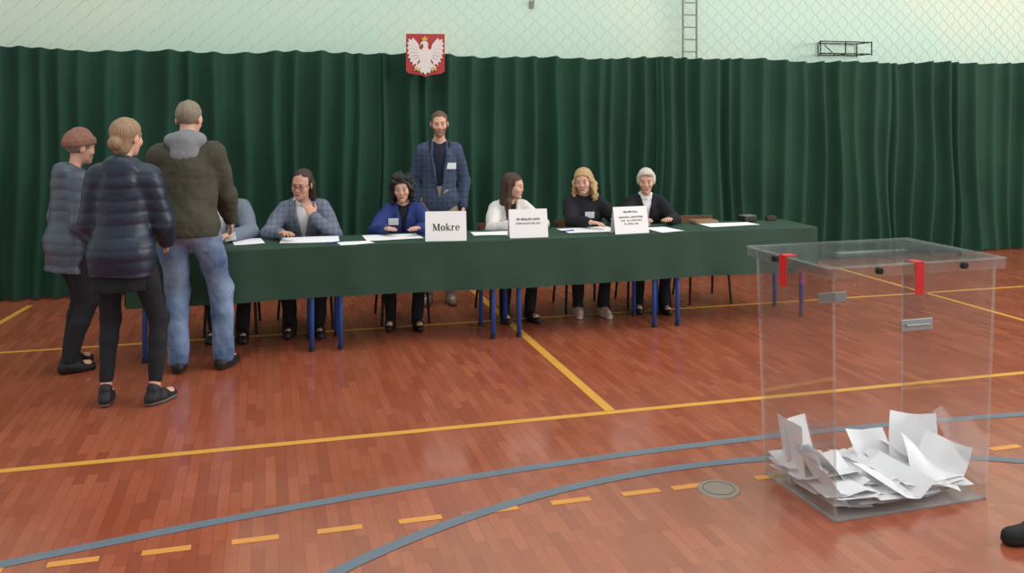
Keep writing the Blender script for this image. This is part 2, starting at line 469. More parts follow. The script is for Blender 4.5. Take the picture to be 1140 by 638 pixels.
    if 'badge' in sp:
        bx, bz, nm = sp['badge']
        Vt = (made[nm] - P) @ Rt / s
        near = Vt[(np.abs(Vt[:, 0] - bx) < .03) & (np.abs(Vt[:, 2] - bz) < .03)]
        by = near[:, 1].min() if len(near) else -.14
        bm = bmesh.new(); M = Matrix([list(r) for r in Rt]).to_4x4()
        box(bm, T(bx, by - .004, bz), (.08, .004, .055), .001, M)
        obj('name_badge', bm, BADGE, root)['label'] = 'white name badge'
    return root

BADGE = mat('badge_card', L(232, 232, 236), .5, .03)
M_DARK = mat('black_steel', L(34, 36, 38), .5, .15)
M_NAVY = mat('navy_cloth', L(30, 36, 52), .85, .2)
M_BLACK = mat('black_cloth', L(31, 31, 36), .85, .15, 12, bump=.3, bs=14, bd=.02)
M_BLACK2 = mat('black_knit', L(29, 29, 35), .9, .15, 14, bump=.3, bs=14, bd=.02)
M_WHITE = mat('white_cloth', L(225, 222, 222), .8, .05)
M_GREYS = mat('grey_suit', L(112, 120, 134), .85, .1, 40, bump=.3, bs=12, bd=.02)
# hair fill shapes
def fill_short(H, K):
    def f(F): H(F, (0, .018, .032), (.079, .1, .089))
    return f
def fill_swept(H, K):
    def f(F):
        H(F, (0, .024, .034), (.081, .101, .09))
        for sg in (-1, 1): K(F, (.068 * sg, .04, .0), (.07 * sg, .06, -.13), .03, .028)
        H(F, (0, .075, -.06), (.08, .042, .1))
    return f
def fill_bob(H, K):         # loose curls
    def f(F):
        H(F, (0, .015, .036), (.088, .1, .088))
        for sg in (-1, 1): H(F, (.078 * sg, .01, -.035), (.03, .056, .085))
        H(F, (0, .065, -.035), (.09, .054, .105))
        rr = random.Random(5)
        for _ in range(150):
            z = rr.uniform(-.13, .12); t = rr.uniform(0, 2 * math.pi)
            rad = math.sqrt(max(0, 1 - ((z - .01) / .135) ** 2)) if z > .01 else 1.0
            x = .1 * rad * math.sin(t); y = .018 + .108 * rad * math.cos(t)
            if y < -.02 and abs(x) < .066 and z < .06: continue
            if y < -.045 and z < .05: continue
            H(F, (x, y, z), (rr.uniform(.013, .021),) * 3, .009)
    return f
def fill_long(H, K):
    def f(F):
        H(F, (0, .02, .034), (.08, .101, .087))
        for sg in (-1, 1):
            K(F, (.067 * sg, .014, .02), (.074 * sg, .008, -.15), .022, .028)
            K(F, (.074 * sg, .008, -.15), (.082 * sg, -.06, -.42 if sg < 0 else -.3), .031, .02)
        H(F, (0, .07, -.12), (.08, .04, .22))
    return f
def fill_shoulder(H, K):    # loose waves to the shoulder
    def f(F):
        H(F, (0, .018, .037), (.086, .103, .089))
        for sg in (-1, 1):
            for j, (y0, rr) in enumerate(((-.022, .015), (.0, .018), (.022, .02), (.045, .021))):
                p = (.068 * sg, y0 * .8 + .008, .03)
                for i in range(1, 7):
                    z = .03 - .036 * i; o = .011 * math.sin(i * 1.9 + j * 1.3)
                    q = ((.076 + .016 * min(i, 3) / 3 + o) * sg, y0 * .9 + .008 * math.cos(i * 1.7 + j), z)
                    K(F, p, q, rr, rr * .95 if i < 6 else rr * .5, .008); p = q
        H(F, (0, .062, -.07), (.088, .048, .13))
    return f
def fill_pixie(H, K):
    def f(F):
        H(F, (0, .018, .036), (.082, .101, .09))
        for sg in (-1, 1): H(F, (.07 * sg, .03, .0), (.017, .05, .045))
        H(F, (.02, -.045, .085), (.05, .04, .024))
    return f
def fill_updo(H, K):
    def f(F):
        H(F, (0, .022, .035), (.085, .105, .092))
        H(F, (0, .05, -.05), (.062, .05, .07))
        H(F, (0, .112, -.035), (.042, .038, .042), .012)
    return f
FACE_S = [(-.04, .078, 1), (.005, .005, 1)]

# voters on the left, seen from behind
jk1 = mat('slate_down_jacket', L(70, 80, 94), .45, .07, 6, bump=.2, bs=30, spec=.5)
jk2 = mat('navy_down_jacket', L(26, 37, 56), .42, .07, 6, bump=.2, bs=30, spec=.45)
olive, nt, b = newmat('olive_jacket')
co = objco(nt)
nt.links.new(mixc(nt, noise(nt, 9, co, 4), L(50, 50, 40), L(74, 71, 55)), b.inputs['Base Color'])
b.inputs['Roughness'].default_value = .85; addbump(nt, b, noise(nt, 12, co, 3), .45, .03)
jeans, nt, b = newmat('faded_jeans')
co = objco(nt); rp = nt.nodes.new('ShaderNodeValToRGB'); nt.links.new(noise(nt, 4, co, 4), rp.inputs[0])
rp.color_ramp.elements[0].position = .32; rp.color_ramp.elements[0].color = L(56, 80, 118)
rp.color_ramp.elements[1].position = .72; rp.color_ramp.elements[1].color = L(138, 158, 186)
nt.links.new(rp.outputs[0], b.inputs['Base Color']); b.inputs['Roughness'].default_value = .9
addbump(nt, b, noise(nt, 18, co, 3), .4, .03)
hatm = mat('knit_hat_wool', L(142, 102, 90), .95, .3, 26, bump=.6, bs=60)

x1, y1 = flo(76, 412)
person('person in a brown knitted hat and slate quilted jacket at the end of the table', (x1, y1), 122, dict(
    h=1.57, fem=True, fat=.008, P=(0, 0, .85), lean=5, head=(-2, 8, 0), wrist={'R': (-.16, -.14, .80), 'L': (.16, -.14, .80)},
    ankle={'R': (-.08, .03, .085), 'L': (.08, -.04, .085)}, tops=[dict(name='jacket', mat=jk1, off=.025, hem=-.22, puff=.005, pp=.07, fold=.003, hoodback=True, collar=.024)],
    trousers=M_BLACK, leg_r=(.088, .07, .066, .056), hair=(fill_short, [(-.04, .05, 1)], -.075), hairmat=haircol('grey_brown_hair', L(96, 82, 72), L(150, 135, 120)),
    hat=hatm, shoe=(30, 28, 30)))
x2, y2 = flo(147, 450)
person('person with fair tied-back hair in a dark navy padded jacket, back to us', (x2, y2), 172, dict(
    h=1.675, fem=True, fat=.004, P=(.055, 0, .90), lean=2, side=-1, head=(-24, 3, 0), wrist={'R': (-.13, -.26, .91), 'L': (.2, -.24, .90)}, pole={'R': (-.4, .6, -.6), 'L': (.4, .6, -.6)},
    ankle={'R': (-.13, .02, .085), 'L': (.145, .0, .085)}, foot={'R': -32, 'L': 6}, tops=[dict(name='jacket', mat=jk2, off=.028, hem=-.155, puff=.0045, pp=.07, fold=.003, hoodback=True, collar=.032), dict(name='sweater', mat=M_BLACK2, off=.012, hem=-.25)],
    trousers=M_BLACK, leg_r=(.088, .06, .054, .042), cuff=.12, hair=(fill_updo, FACE_S, -.12, .001), hairmat=haircol('fair_hair', L(112, 88, 68), L(176, 146, 116)),
    shoe=(38, 36, 42), sole=(120, 118, 118)))
x3, y3 = flo(228, 409)
person('person in a dark olive jacket with grey hood and faded blue jeans', (x3, y3 - .06), 176, dict(
    h=1.81, fat=.012, P=(.10, .02, .965), lean=8, side=1.5, head=(-10, 10, 0), neckz=.56, hscale=1.05, wrist={'R': (-.13, -.33, .95), 'L': (.25, -.3, .97)},
    ankle={'R': (-.12, -.02, .085), 'L': (.155, .02, .085)}, foot={'R': -24, 'L': 6}, tops=[dict(name='jacket', mat=olive, off=.03, hem=-.09, fold=.006)],
    hood=mat('grey_hood', L(126, 128, 132), .9, .15), trousers=jeans, leg_r=(.098, .076, .072, .064), tfold=.006, cuff=.05,
    hair=(fill_short, FACE_S, -.055), hairmat=haircol('cropped_grey_fair_hair', L(106, 94, 78), L(150, 136, 116)), shoe=(34, 30, 32), sole=(60, 52, 48)))

# committee seated behind the table
YS = 7.28
SIT = dict(sit=True, neckz=.553, ankle={'R': (-.1, -.26, .09), 'L': (.1, -.3, .09)})
PD = {'R': (0, 0, -1), 'L': (0, 0, -1)}; PO = {'R': (-.6, .25, -.5), 'L': (.6, .25, -.5)}
seats = []
def sit(label, px, rot, **k):
    d = dict(SIT); d.update(k); x = xat(px, YS); seats.append(x); return person(label, (x, YS), rot, d)
sit('seated person in a plain grey suit, mostly hidden behind the olive jacket', 259, -4, h=1.68, P=(0, 0, .52), lean=9, side=-11, head=(-20, 14, -12), neckz=.54,
    wrist={'R': (-.2, -.5, .80), 'L': (.03, -.48, .80)}, palm=PD, pole={'R': (-.6, .25, -.5), 'L': (.7, .2, -.5)},
    tops=[dict(name='jacket', mat=M_GREYS, off=.022, v=.2, vw=.075), dict(name='shirt', mat=M_WHITE, off=.002, neck=.545, collar=.012, sleeves=False, fold=.002)], trousers=M_BLACK,
    hair=(fill_short, FACE_S, -.055), hairmat=haircol('short_grey_hair', L(90, 86, 84), L(140, 136, 132)), badge=(.09, .35, 'jacket'))
pl1 = plaid('grey_checked_suit', L(112, 119, 134), L(92, 98, 116), 24, .35)
sit('seated person in a grey checked jacket and glasses, chin on raised hand', 340, -4, h=1.70, wide=.93, P=(0, 0, .52), lean=13, side=-2, head=(-22, 14, 6), neckfwd=.02, glasses=True,
    wrist={'R': (-.16, -.5, .80), 'L': (.065, -.30, .90)}, palm={'R': (0, 0, -1), 'L': (-.5, .85, 0)}, hdir={'L': (-.45, .1, .88)}, curl={'L': 35}, pole={'R': (-.6, .2, -.5), 'L': (.7, -.15, -.9)},
    tops=[dict(name='jacket', mat=pl1, off=.018, v=.2, vw=.08), dict(name='shirt', mat=M_WHITE, off=.002, neck=.545, collar=.012, sleeves=False, fold=.002)], trousers=M_BLACK,
    hair=(fill_swept, [(-.025, .09, 1), (.012, .01, 1)], -.16), hairmat=haircol('dark_brown_hair', L(36, 27, 23), L(74, 56, 46)), skin=(202, 152, 132))
blue = mat('royal_blue_jacket', L(38, 54, 112), .8, .1, 20, bump=.3, bs=12, bd=.02)
sit('seated person with curly black bob and bright blue jacket', 448, -6, h=1.53, fem=True, P=(0, 0, .515), lean=11, head=(-8, 12, -3),
    wrist={'R': (-.14, -.46, .80), 'L': (.1, -.47, .80)}, palm=PD, pole=PO,
    tops=[dict(name='jacket', mat=blue, off=.02, v=.2, vw=.06), dict(name='blouse', mat=M_BLACK2, off=.002, neck=.515, sleeves=False, fold=.002)], trousers=M_BLACK,
    hair=(fill_bob, [(-.025, .066, .058)], -.15, .002, 80), hairmat=haircol('black_curly_hair', L(16, 14, 16), L(50, 44, 44)), badge=(-.09, .38, 'jacket'))
wj = mat('off_white_blazer', L(216, 211, 206), .8, .05, 20, bump=.3, bs=12, bd=.02)
sit('seated person with long brown hair and off-white blazer, turned sideways', 563, 4, h=1.53, fem=True, P=(0, 0, .515), lean=13, head=(50, 8, 0), neckfwd=.01,
    wrist={'R': (-.1, -.46, .80), 'L': (.15, -.48, .80)}, palm=PD, pole=PO,
    tops=[dict(name='blazer', mat=wj, off=.02, v=.2, vw=.06), dict(name='blouse', mat=M_BLACK2, off=.002, neck=.5, sleeves=False, fold=.002)], trousers=M_BLACK,
    hair=(fill_long, [(-.025, .07, .062)], -.42, .0008), hairmat=haircol('long_brown_hair', L(46, 31, 25), L(88, 62, 49)))
sit('seated person with shoulder-length blonde hair and black sweater', 648, -6, h=1.58, fem=True, fat=.012, P=(0, 0, .515), lean=10, head=(-26, 9, -4),
    wrist={'R': (-.06, -.5, .80), 'L': (.2, -.44, .82)}, palm=PD, hdir={'R': (.6, -.6, 0)}, pole=PO,
    tops=[dict(name='sweater', mat=M_BLACK2, off=.02, collar=.014)], trousers=M_BLACK, shoe=(170, 150, 140), sole=(200, 190, 180),
    hair=(fill_shoulder, [(-.025, .07, .06)], -.21, .001), hairmat=haircol('blonde_hair', L(138, 106, 68), L(214, 180, 132)), badge=(.02, .37, 'sweater'))
sit('seated person with short white hair, black cardigan and white collar', 717, -12, h=1.54, fem=True, P=(0, 0, .515), lean=9, head=(-12, 9, 0),
    wrist={'R': (-.12, -.46, .80), 'L': (.12, -.46, .80)}, palm=PD, pole=PO,
    tops=[dict(name='cardigan', mat=M_BLACK2, off=.02, v=.25, vw=.055), dict(name='blouse', mat=M_WHITE, off=.004, neck=.545, collar=.013, sleeves=False, fold=.002)], trousers=M_BLACK,
    hair=(fill_pixie, [(-.03, .074, .08), (.0, .0, 1)], -.07, .0015, 60), hairmat=haircol('white_hair', L(178, 168, 150), L(226, 218, 204)), badge=(-.1, .38, 'cardigan'))
pl2 = plaid('navy_checked_blazer', L(62, 72, 94), L(84, 96, 120), 22, .16)
person('standing bearded person in a navy checked blazer below the wall emblem', (xat(489, 7.82), 7.82), -9, dict(
    h=1.71, wide=.93, P=(0, 0, .92), lean=0, head=(0, 6, 0), wrist={'R': (-.21, -.03, .84), 'L': (.21, -.03, .84)},
    ankle={'R': (-.1, 0, .085), 'L': (.1, 0, .085)}, tops=[dict(name='blazer', mat=pl2, off=.016, hem=-.14, v=.02, vw=.1, fold=.004), dict(name='shirt', mat=M_NAVY, off=.005, hem=-.1, neck=.52, sleeves=False, fold=.002)],
    trousers=mat('beige_trousers', L(150, 132, 110), .85, .1), shoe=(120, 106, 94), sole=(90, 80, 70), beard=(112, 82, 64), hair=(fill_short, FACE_S, -.055),
    hairmat=haircol('brown_cropped_hair', L(70, 52, 40), L(112, 86, 66)), badge=(.105, .3, 'blazer')))

# ---------------------------------------------------------------- room
floor_m, nt, b = newmat('red_parquet')
co = objco(nt); mp = nt.nodes.new('ShaderNodeMapping'); mp.inputs['Rotation'].default_value = (0, 0, math.pi / 2); nt.links.new(co, mp.inputs[0])
br = nt.nodes.new('ShaderNodeTexBrick'); nt.links.new(mp.outputs[0], br.inputs[0])
br.inputs['Scale'].default_value = 1; br.inputs['Brick Width'].default_value = .28; br.inputs['Row Height'].default_value = .05
br.inputs['Mortar Size'].default_value = .0011; br.inputs['Mortar'].default_value = L(106, 54, 40); br.inputs['Bias'].default_value = 0
br.inputs['Color1'].default_value = L(148, 74, 50); br.inputs['Color2'].default_value = L(188, 106, 76); br.offset = .37
c1 = mixc(nt, math_n(nt, 'MULTIPLY', noise(nt, 1.3, co, 4), .9), br.outputs[0], L(166, 86, 60))
mp2 = nt.nodes.new('ShaderNodeMapping'); mp2.inputs['Scale'].default_value = (40, 5, 1); nt.links.new(co, mp2.inputs[0])
g = noise(nt, 1, mp2.outputs[0], 3)
mm = nt.nodes.new('ShaderNodeMix'); mm.data_type = 'RGBA'; mm.blend_type = 'MULTIPLY'; mm.inputs[0].default_value = .4
nt.links.new(c1, mm.inputs[6]); nt.links.new(mixc(nt, g, (.6, .56, .52, 1), (1, 1, 1, 1)), mm.inputs[7])
nt.links.new(mm.outputs[2], b.inputs['Base Color']); b.inputs['Specular IOR Level'].default_value = 1.0
nt.links.new(math_n(nt, 'ADD', math_n(nt, 'MULTIPLY', noise(nt, 2.2, co, 5), .4), .0), b.inputs['Roughness'])
bm = bmesh.new(); box(bm, (3.5, 3, -.05), (20, 14, .1)); floor = obj('floor', bm, floor_m); floor['kind'] = 'structure'
wall_m, nt, b = newmat('pale_mint_wall')
co = objco(nt); rp = nt.nodes.new('ShaderNodeValToRGB'); nt.links.new(noise(nt, .55, co, 3), rp.inputs[0])
rp.color_ramp.elements[0].position = .4; rp.color_ramp.elements[0].color = L(200, 224, 208); rp.color_ramp.elements[1].position = .66; rp.color_ramp.elements[1].color = L(220, 226, 204)
nt.links.new(rp.outputs[0], b.inputs['Base Color']); b.inputs['Roughness'].default_value = .9
bm = bmesh.new(); box(bm, (3.5, 9.6, 2.2), (20, .2, 4.4)); wl = obj('wall_back', bm, wall_m); wl['kind'] = 'structure'
yel = mat('yellow_line_paint', L(214, 158, 66), .4, .12, 6); blu = mat('grey_blue_line_paint', L(108, 119, 130), .4, .14, 6); org = mat('orange_dash_paint', L(218, 150, 74), .4, .12, 6)
def strip(pts, w, m, name='painted_line'):
    bm = bmesh.new(); prev = None
    for i, p in enumerate(pts):
        a = Vector(pts[max(i - 1, 0)]); c = Vector(pts[min(i + 1, len(pts) - 1)]); d = (c - a).normalized(); n = Vector((-d.y, d.x)) * w / 2
        v = (bm.verts.new((p[0] + n.x, p[1] + n.y, .0012)), bm.verts.new((p[0] - n.x, p[1] - n.y, .0012)))
        if prev: bm.faces.new((prev[0], prev[1], v[1], v[0]))
        prev = v
    o = obj(name, bm, m, floor); return o
strip([(-6, 4.74), (13, 4.74)], .05, yel); strip([(-6, 7.03), (13, 7.03)], .045, yel)
strip([(1.89, 4.77), (1.89, 9.3)], .06, yel); strip([(5.92, 4.77), (5.92, 9.3)], .05, yel)
strip([flo(-30, 377), flo(34, 340)], .05, yel)
arc = lambda cx, cy, R, a0, a1, n=60: [(cx + R * math.cos(math.radians(a0 + (a1 - a0) * i / n)), cy + R * math.sin(math.radians(a0 + (a1 - a0) * i / n))) for i in range(n + 1)]
o = strip(arc(2.6, -11.83, 16, 110, 68), .06, blu); o.location.z = .0006
o = strip(arc(2.05, .73, 3.2, 170, 10), .06, blu); o.location.z = .0009
for k in range(-3, 18):
    x = -.70 + .3317 * k
    if abs(x - 1.95) < .05: x -= .09
    strip([(x - .09, 3.72), (x + .09, 3.72)], .042, org, 'painted_dash')
x, y = flo(800, 545)
cap = empty('floor_socket_cover', (x, y, 0)); tag(cap, 'round grey metal cover plate set in the parquet left of the ballot box', 'floor cover')
bm = bmesh.new(); rod(bm, (0, 0, .0005), (0, 0, .006), .097, .092, 40); obj('plate', bm, mat('worn_steel', L(158, 144, 132), .45, .15, metal=.4), cap)
bm = bmesh.new()
for k in range(24):
    a0, a1 = math.radians(15 * k), math.radians(15 * k + 15)
    rod(bm, (.07 * math.cos(a0), .07 * math.sin(a0), .0065), (.07 * math.cos(a1), .07 * math.sin(a1), .0065), .002, .002, 6)
obj('rim', bm, mat('dark_groove', L(112, 100, 90), .6), cap)

# ---------------------------------------------------------------- curtains
cur_m, nt, b = newmat('green_curtain')
co = objco(nt)
nt.links.new(mixc(nt, noise(nt, 2.2, co, 4), L(24, 57, 45), L(36, 74, 58)), b.inputs['Base Color'])
b.inputs['Roughness'].default_value = .8; b.inputs['Specular IOR Level'].default_value = .25; addbump(nt, b, noise(nt, 200, co), .1)
def curtain(x0, x1, label, seed, y0=8.85):
    rnd = random.Random(seed); dx = .011; n = int((x1 - x0) / dx); rows = 18
    ph = 0; prof = []; per = .2; amp = .05
    for i in range(n + 1):
        ph += 2 * math.pi * dx / per
        if ph > 2 * math.pi: ph -= 2 * math.pi; per = rnd.uniform(.11, .3); amp = rnd.uniform(.03, .075)
        prof.append(amp * (math.sin(ph) + .25 * math.sin(2 * ph + 1)))
    pr = np.array(prof); kr = np.ones(5) / 5; pr = np.convolve(np.pad(pr, 2, mode='edge'), kr, 'valid')
    vs, fs = [], []
    for j in range(rows + 1):
        f = j / rows
        for i in range(n + 1):
            x = x0 + dx * i
            top = 2.25 + .01 * math.sin(x * 1.7) + .01 * math.sin(x * 5.1) - .12 * pr[i]
            z = .02 + (top - .02) * f
            wob = .03 * math.sin(x * 3 + z * 2.2 + seed) * (1 - f) + .014 * math.sin(4 * z + 6 * x)
            vs.append((x + .04 * math.sin(z * 2 + x * 4) * (1 - f), y0 + pr[i] * (1.15 - .3 * f) + wob * .6, z))
    for j in range(rows):
        for i in range(n):
            a = j * (n + 1) + i; fs.append((a, a + 1, a + n + 2, a + n + 1))
    me = bpy.data.meshes.new('curtain'); me.from_pydata(vs, [], fs)
    o = link('curtain', me, cur_m, None, True); tag(o, label, 'curtain', 'dark green curtains along the gym wall')
curtain(-5.2, 1.1, 'dark green pleated curtain behind the three standing voters', 1)
curtain(.98, 4.16, 'dark green pleated curtain behind the standing bearded person', 2, 8.9)
curtain(4.05, 7.03, 'dark green pleated curtain right of the white-haired person', 3)
curtain(6.92, 12.5, 'dark green pleated curtain farthest right, beyond the ballot box', 5, 8.9)

# ---------------------------------------------------------------- net, ladder, bracket, emblem
vs, fs = [], []
for k in range(200):
    x = -5 + .09 * k; R_ = 44
    for j in range(R_ + 1):
        z = .01 + j * .08
        zz = z - (.02 * math.sin(x * 2.1) ** 2 if j else 0)
        cx_ = x + (.036 if (j + k) % 2 else -.036); cy_ = 9.18 + .015 * math.sin(x * 3 + j)
        for t in range(3): vs.append((cx_ + .003 * math.cos(t * 2.094), cy_ + .003 * math.sin(t * 2.094), zz))
        if j:
            q = len(vs) - 3
            for t in range(3): u = (t + 1) % 3; fs.append((q - 3 + t, q - 3 + u, q + u, q + t))
me = bpy.data.meshes.new('safety_net'); me.from_pydata(vs, [], fs)
tag(link('safety_net', me, mat('pale_net_cord', L(174, 186, 176), .9, .05)), 'pale grey knotted ball net hanging across the wall above the curtains', 'net')
M_STEEL = mat('grey_painted_steel', L(138, 142, 136), .5, .1)
lad = empty('wall_ladder', (xat(768, 9.35), 9.35, 2.0)); tag(lad, 'narrow grey metal ladder fixed to the wall above the curtain', 'ladder')
for sx in (-.085, .085):
    bm = bmesh.new(); rod(bm, (sx, 0, 0), (sx, 0, 1.8), .012); obj('rail', bm, M_STEEL, lad)
    bm = bmesh.new(); rod(bm, (sx, 0, 1.2), (sx, .15, 1.2), .008); obj('bracket', bm, M_STEEL, lad)
for j in range(12):
    bm = bmesh.new(); rod(bm, (-.085, 0, .08 + j * .14), (.085, 0, .08 + j * .14), .008); obj('rung', bm, M_STEEL, lad)
wbx = empty('wall_bracket', (xat(943, 9.2), 9.2, 2.36)); tag(wbx, 'black steel bracket frame jutting above the curtain top at right', 'bracket')
bm = bmesh.new()
for z in (0, .14):
    rod(bm, (-.36, 0, z), (.34, 0, z), .008); rod(bm, (-.2, .28, z), (.34, .28, z), .007)
    rod(bm, (-.36, 0, z), (-.2, .28, z), .007); rod(bm, (.34, 0, z), (.34, .28, z), .007)
obj('frame', bm, M_DARK, wbx)
for p in ((-.36, 0), (-.02, 0), (.34, 0), (-.2, .28), (.34, .28)):
    bm = bmesh.new(); rod(bm, (p[0], p[1], -.02), (p[0], p[1], .15), .008); obj('upright', bm, M_DARK, wbx)
bm = bmesh.new(); rod(bm, (.05, .0, .0), (.05, .3, .0), .006); rod(bm, (.05, .3, 0), (-.1, .3, .12), .006); obj('brace', bm, M_DARK, wbx)

hook = empty('wall_hook', (xat(592, 9.49), 9.49, 2.86)); tag(hook, 'small grey metal hook on the wall above the emblem, to its right', 'hook')
bm = bmesh.new(); box(bm, (0, 0, 0), (.05, .02, .09), .004); obj('plate', bm, M_STEEL, hook)
bm = bmesh.new(); rod(bm, (0, 0, .02), (0, -.07, 0), .008); rod(bm, (0, -.07, 0), (0, -.08, .04), .008); obj('prong', bm, M_STEEL, hook)

EW = .375; ex, ey, ez = xat(473.5, 8.7), 8.7, 2.235
emb = empty('wall_emblem', (ex, ey, ez - .21), -math.radians(8)); tag(emb, 'red shield with crowned white eagle hung at the curtain top', 'emblem')
def flat(polys, z0, m, name, par, h=.008):
    bm = bmesh.new()
    for pl in polys:
        f = poly(bm, [(p[0] * EW, -z0, .21 + p[1] * EW) for p in pl])
        r = bmesh.ops.extrude_face_region(bm, geom=[f]); bmesh.ops.translate(bm, verts=[v for v in r['geom'] if isinstance(v, bmesh.types.BMVert)], vec=(0, -h, 0))
    bmesh.ops.triangulate(bm, faces=bm.faces[:])
    return obj(name, bm, m, par)
flat([[(-.5, .55), (.5, .55), (.5, -.42), (.42, -.48), (.2, -.51), (.06, -.54), (0, -.57), (-.06, -.54), (-.2, -.51), (-.42, -.48), (-.5, -.42)]], 0, mat('emblem_red', L(170, 60, 60), .5, .1), 'shield', emb, .02)
half = [(.0, .2), (.06, .2), (.1, .13), (.15, .16), (.17, .26), (.24, .36), (.33, .45), (.36, .38), (.44, .43), (.43, .33), (.48, .32), (.435, .23), (.48, .18), (.43, .12), (.475, .04), (.41, .01), (.45, -.08), (.38, -.09), (.4, -.19), (.33, -.17), (.33, -.28), (.26, -.22), (.23, -.29), (.19, -.17), (.15, -.1), (.14, -.18), (.21, -.26), (.29, -.31), (.26, -.35), (.3, -.41), (.22, -.38), (.18, -.44), (.15, -.36), (.1, -.3), (.15, -.39), (.11, -.48), (.06, -.44), (.0, -.52)]
EWH = mat('emblem_white', L(222, 212, 208), .5, .05)
flat([half + [(-x, y) for x, y in reversed(half[1:-1])]], .02, EWH, 'eagle', emb)
flat([[(-.05, .19), (-.06, .28), (-.1, .29), (-.15, .25), (-.11, .33), (-.05, .37), (.03, .36), (.07, .3), (.06, .19)]], .022, EWH, 'eagle_head', emb)
gold = mat('emblem_gold', L(206, 172, 84), .4, .1)
flat([[(-.08, .38), (-.1, .47), (-.055, .43), (-.02, .5), (.015, .43), (.06, .47), (.04, .38)]], .023, gold, 'crown', emb)
flat([[(-.1, .29), (-.16, .27), (-.14, .23), (-.105, .25)]], .031, gold, 'beak', emb, .003)
FEA = mat('feather_grey', L(156, 122, 120), .6)
for sg in (-1, 1):
    flat([[(sg * .22, -.3), (sg * .29, -.35), (sg * .26, -.37), (sg * .28, -.41), (sg * .22, -.385), (sg * .18, -.43), (sg * .17, -.35)]], .031, gold, 'talon', emb, .003)
    for a, b_, c, d in ((.21, .2, .42, .27), (.2, .13, .41, .16), (.19, .06, .4, .05), (.18, .0, .36, -.04), (.17, -.05, .31, -.13), (.25, .28, .39, .36)):
        flat([[(sg * a, b_), (sg * (a + .012), b_ + .007), (sg * (c + .012), d + .007), (sg * c, d)]], .0285, FEA, 'feather_line', emb, .001)

# ---------------------------------------------------------------- tables, cloth, chairs
TZ = .738
M_LEG = mat('blue_table_steel', L(42, 80, 154), .4, .1, spec=.5); M_TOP = mat('beech_laminate', L(170, 130, 88), .6)
XB = [-.88, .42, 1.74, 3.04, 4.35]
tl = ['school table with blue legs beneath the cloth beside the standing voters', 'blue-legged school table beneath the cloth before the grey-checked and blue jackets', 'blue-legged school table beneath the cloth before the off-white blazer', 'blue-legged school table beneath the cloth at its right end']
for i in range(4):
    a, b2 = XB[i], XB[i + 1]
    t = empty('school_table', ((a + b2) / 2, 6.69, 0)); tag(t, tl[i], 'table', 'school tables in a row under the cloth')
    w = b2 - a
    bm = bmesh.new(); box(bm, (0, 0, TZ - .012), (w - .01, .5, .022), .004); obj('table_top', bm, M_TOP, t)
    bm = bmesh.new()
    for sy in (-.2, .2): box(bm, (0, sy, TZ - .045), (w - .2, .03, .04))
    for sx in (-1, 1): box(bm, (sx * (w / 2 - .1), 0, TZ - .045), (.03, .43, .04))
    obj('frame', bm, M_LEG, t)
    for sx in (-1, 1):
        for sy in (-.2, .2):
            bm = bmesh.new(); rod(bm, (sx * (w / 2 - .1), sy, 0.012), (sx * (w / 2 - .1), sy, TZ - .03), .017, .017, 14)
            lg = obj('leg', bm, M_LEG, t, True)
            bm = bmesh.new(); rod(bm, (sx * (w / 2 - .1), sy, 0), (sx * (w / 2 - .1), sy, .03), .02, .02, 14); obj('foot_cap', bm, M_DARK, lg)
cl_m, nt, b = newmat('dark_green_cloth')
co = objco(nt)
nt.links.new(mixc(nt, noise(nt, 4, co, 4), L(33, 60, 47), L(46, 76, 61)), b.inputs['Base Color']); b.inputs['Roughness'].default_value = .65; b.inputs['Specular IOR Level'].default_value = .35
def clothpt(x, v):      # v runs from the front hem over the top to the back hem
    n = .006 * math.sin(x * 6.2) + .004 * math.sin(x * 15 + 1)
    if v < .36: return (x, 6.428 + n * (1 - v / .36) * 1.6 - .004, .386 + v + .006 * math.sin(x * 2.3))
    if v < .88: return (x, 6.428 + (v - .36), .7465 + .0012 * math.sin(x * 9 + v * 7))
    return (x, 6.952 + .004 + n * .5 * (v - .88) / .15, .7455 - (v - .88))
vv = [0, .06, .12, .18, .24, .3, .335, .352, .3599, .37, .42, .5, .6, .7, .8, .86, .8799, .89, .92, .96, 1.02]
nx = 220; vs, fs = [], []
for i in range(nx + 1):
    x = XB[0] - .012 + (XB[4] - XB[0] + .024) * i / nx
    for v in vv: vs.append(clothpt(x, v))
m_ = len(vv)
for i in range(nx):
    for j in range(m_ - 1): a = i * m_ + j; fs.append((a, a + m_, a + m_ + 1, a + 1))
for end, base in ((-1, 0), (1, nx * m_)):          # hanging ends
    rg = [base + j for j in range(8, 17)]
    low = []
    for j in rg: p = vs[j]; vs.append((p[0] + .006 * end, p[1], .40 + .004 * math.sin(p[1] * 30))); low.append(len(vs) - 1)
    for j in range(8): fs.append((rg[j], rg[j + 1], low[j + 1], low[j]))
me = bpy.data.meshes.new('tablecloth'); me.from_pydata(vs, [], fs)
tag(link('tablecloth', me, cl_m, None, True), 'long dark green cloth draped over the row of school tables', 'tablecloth')

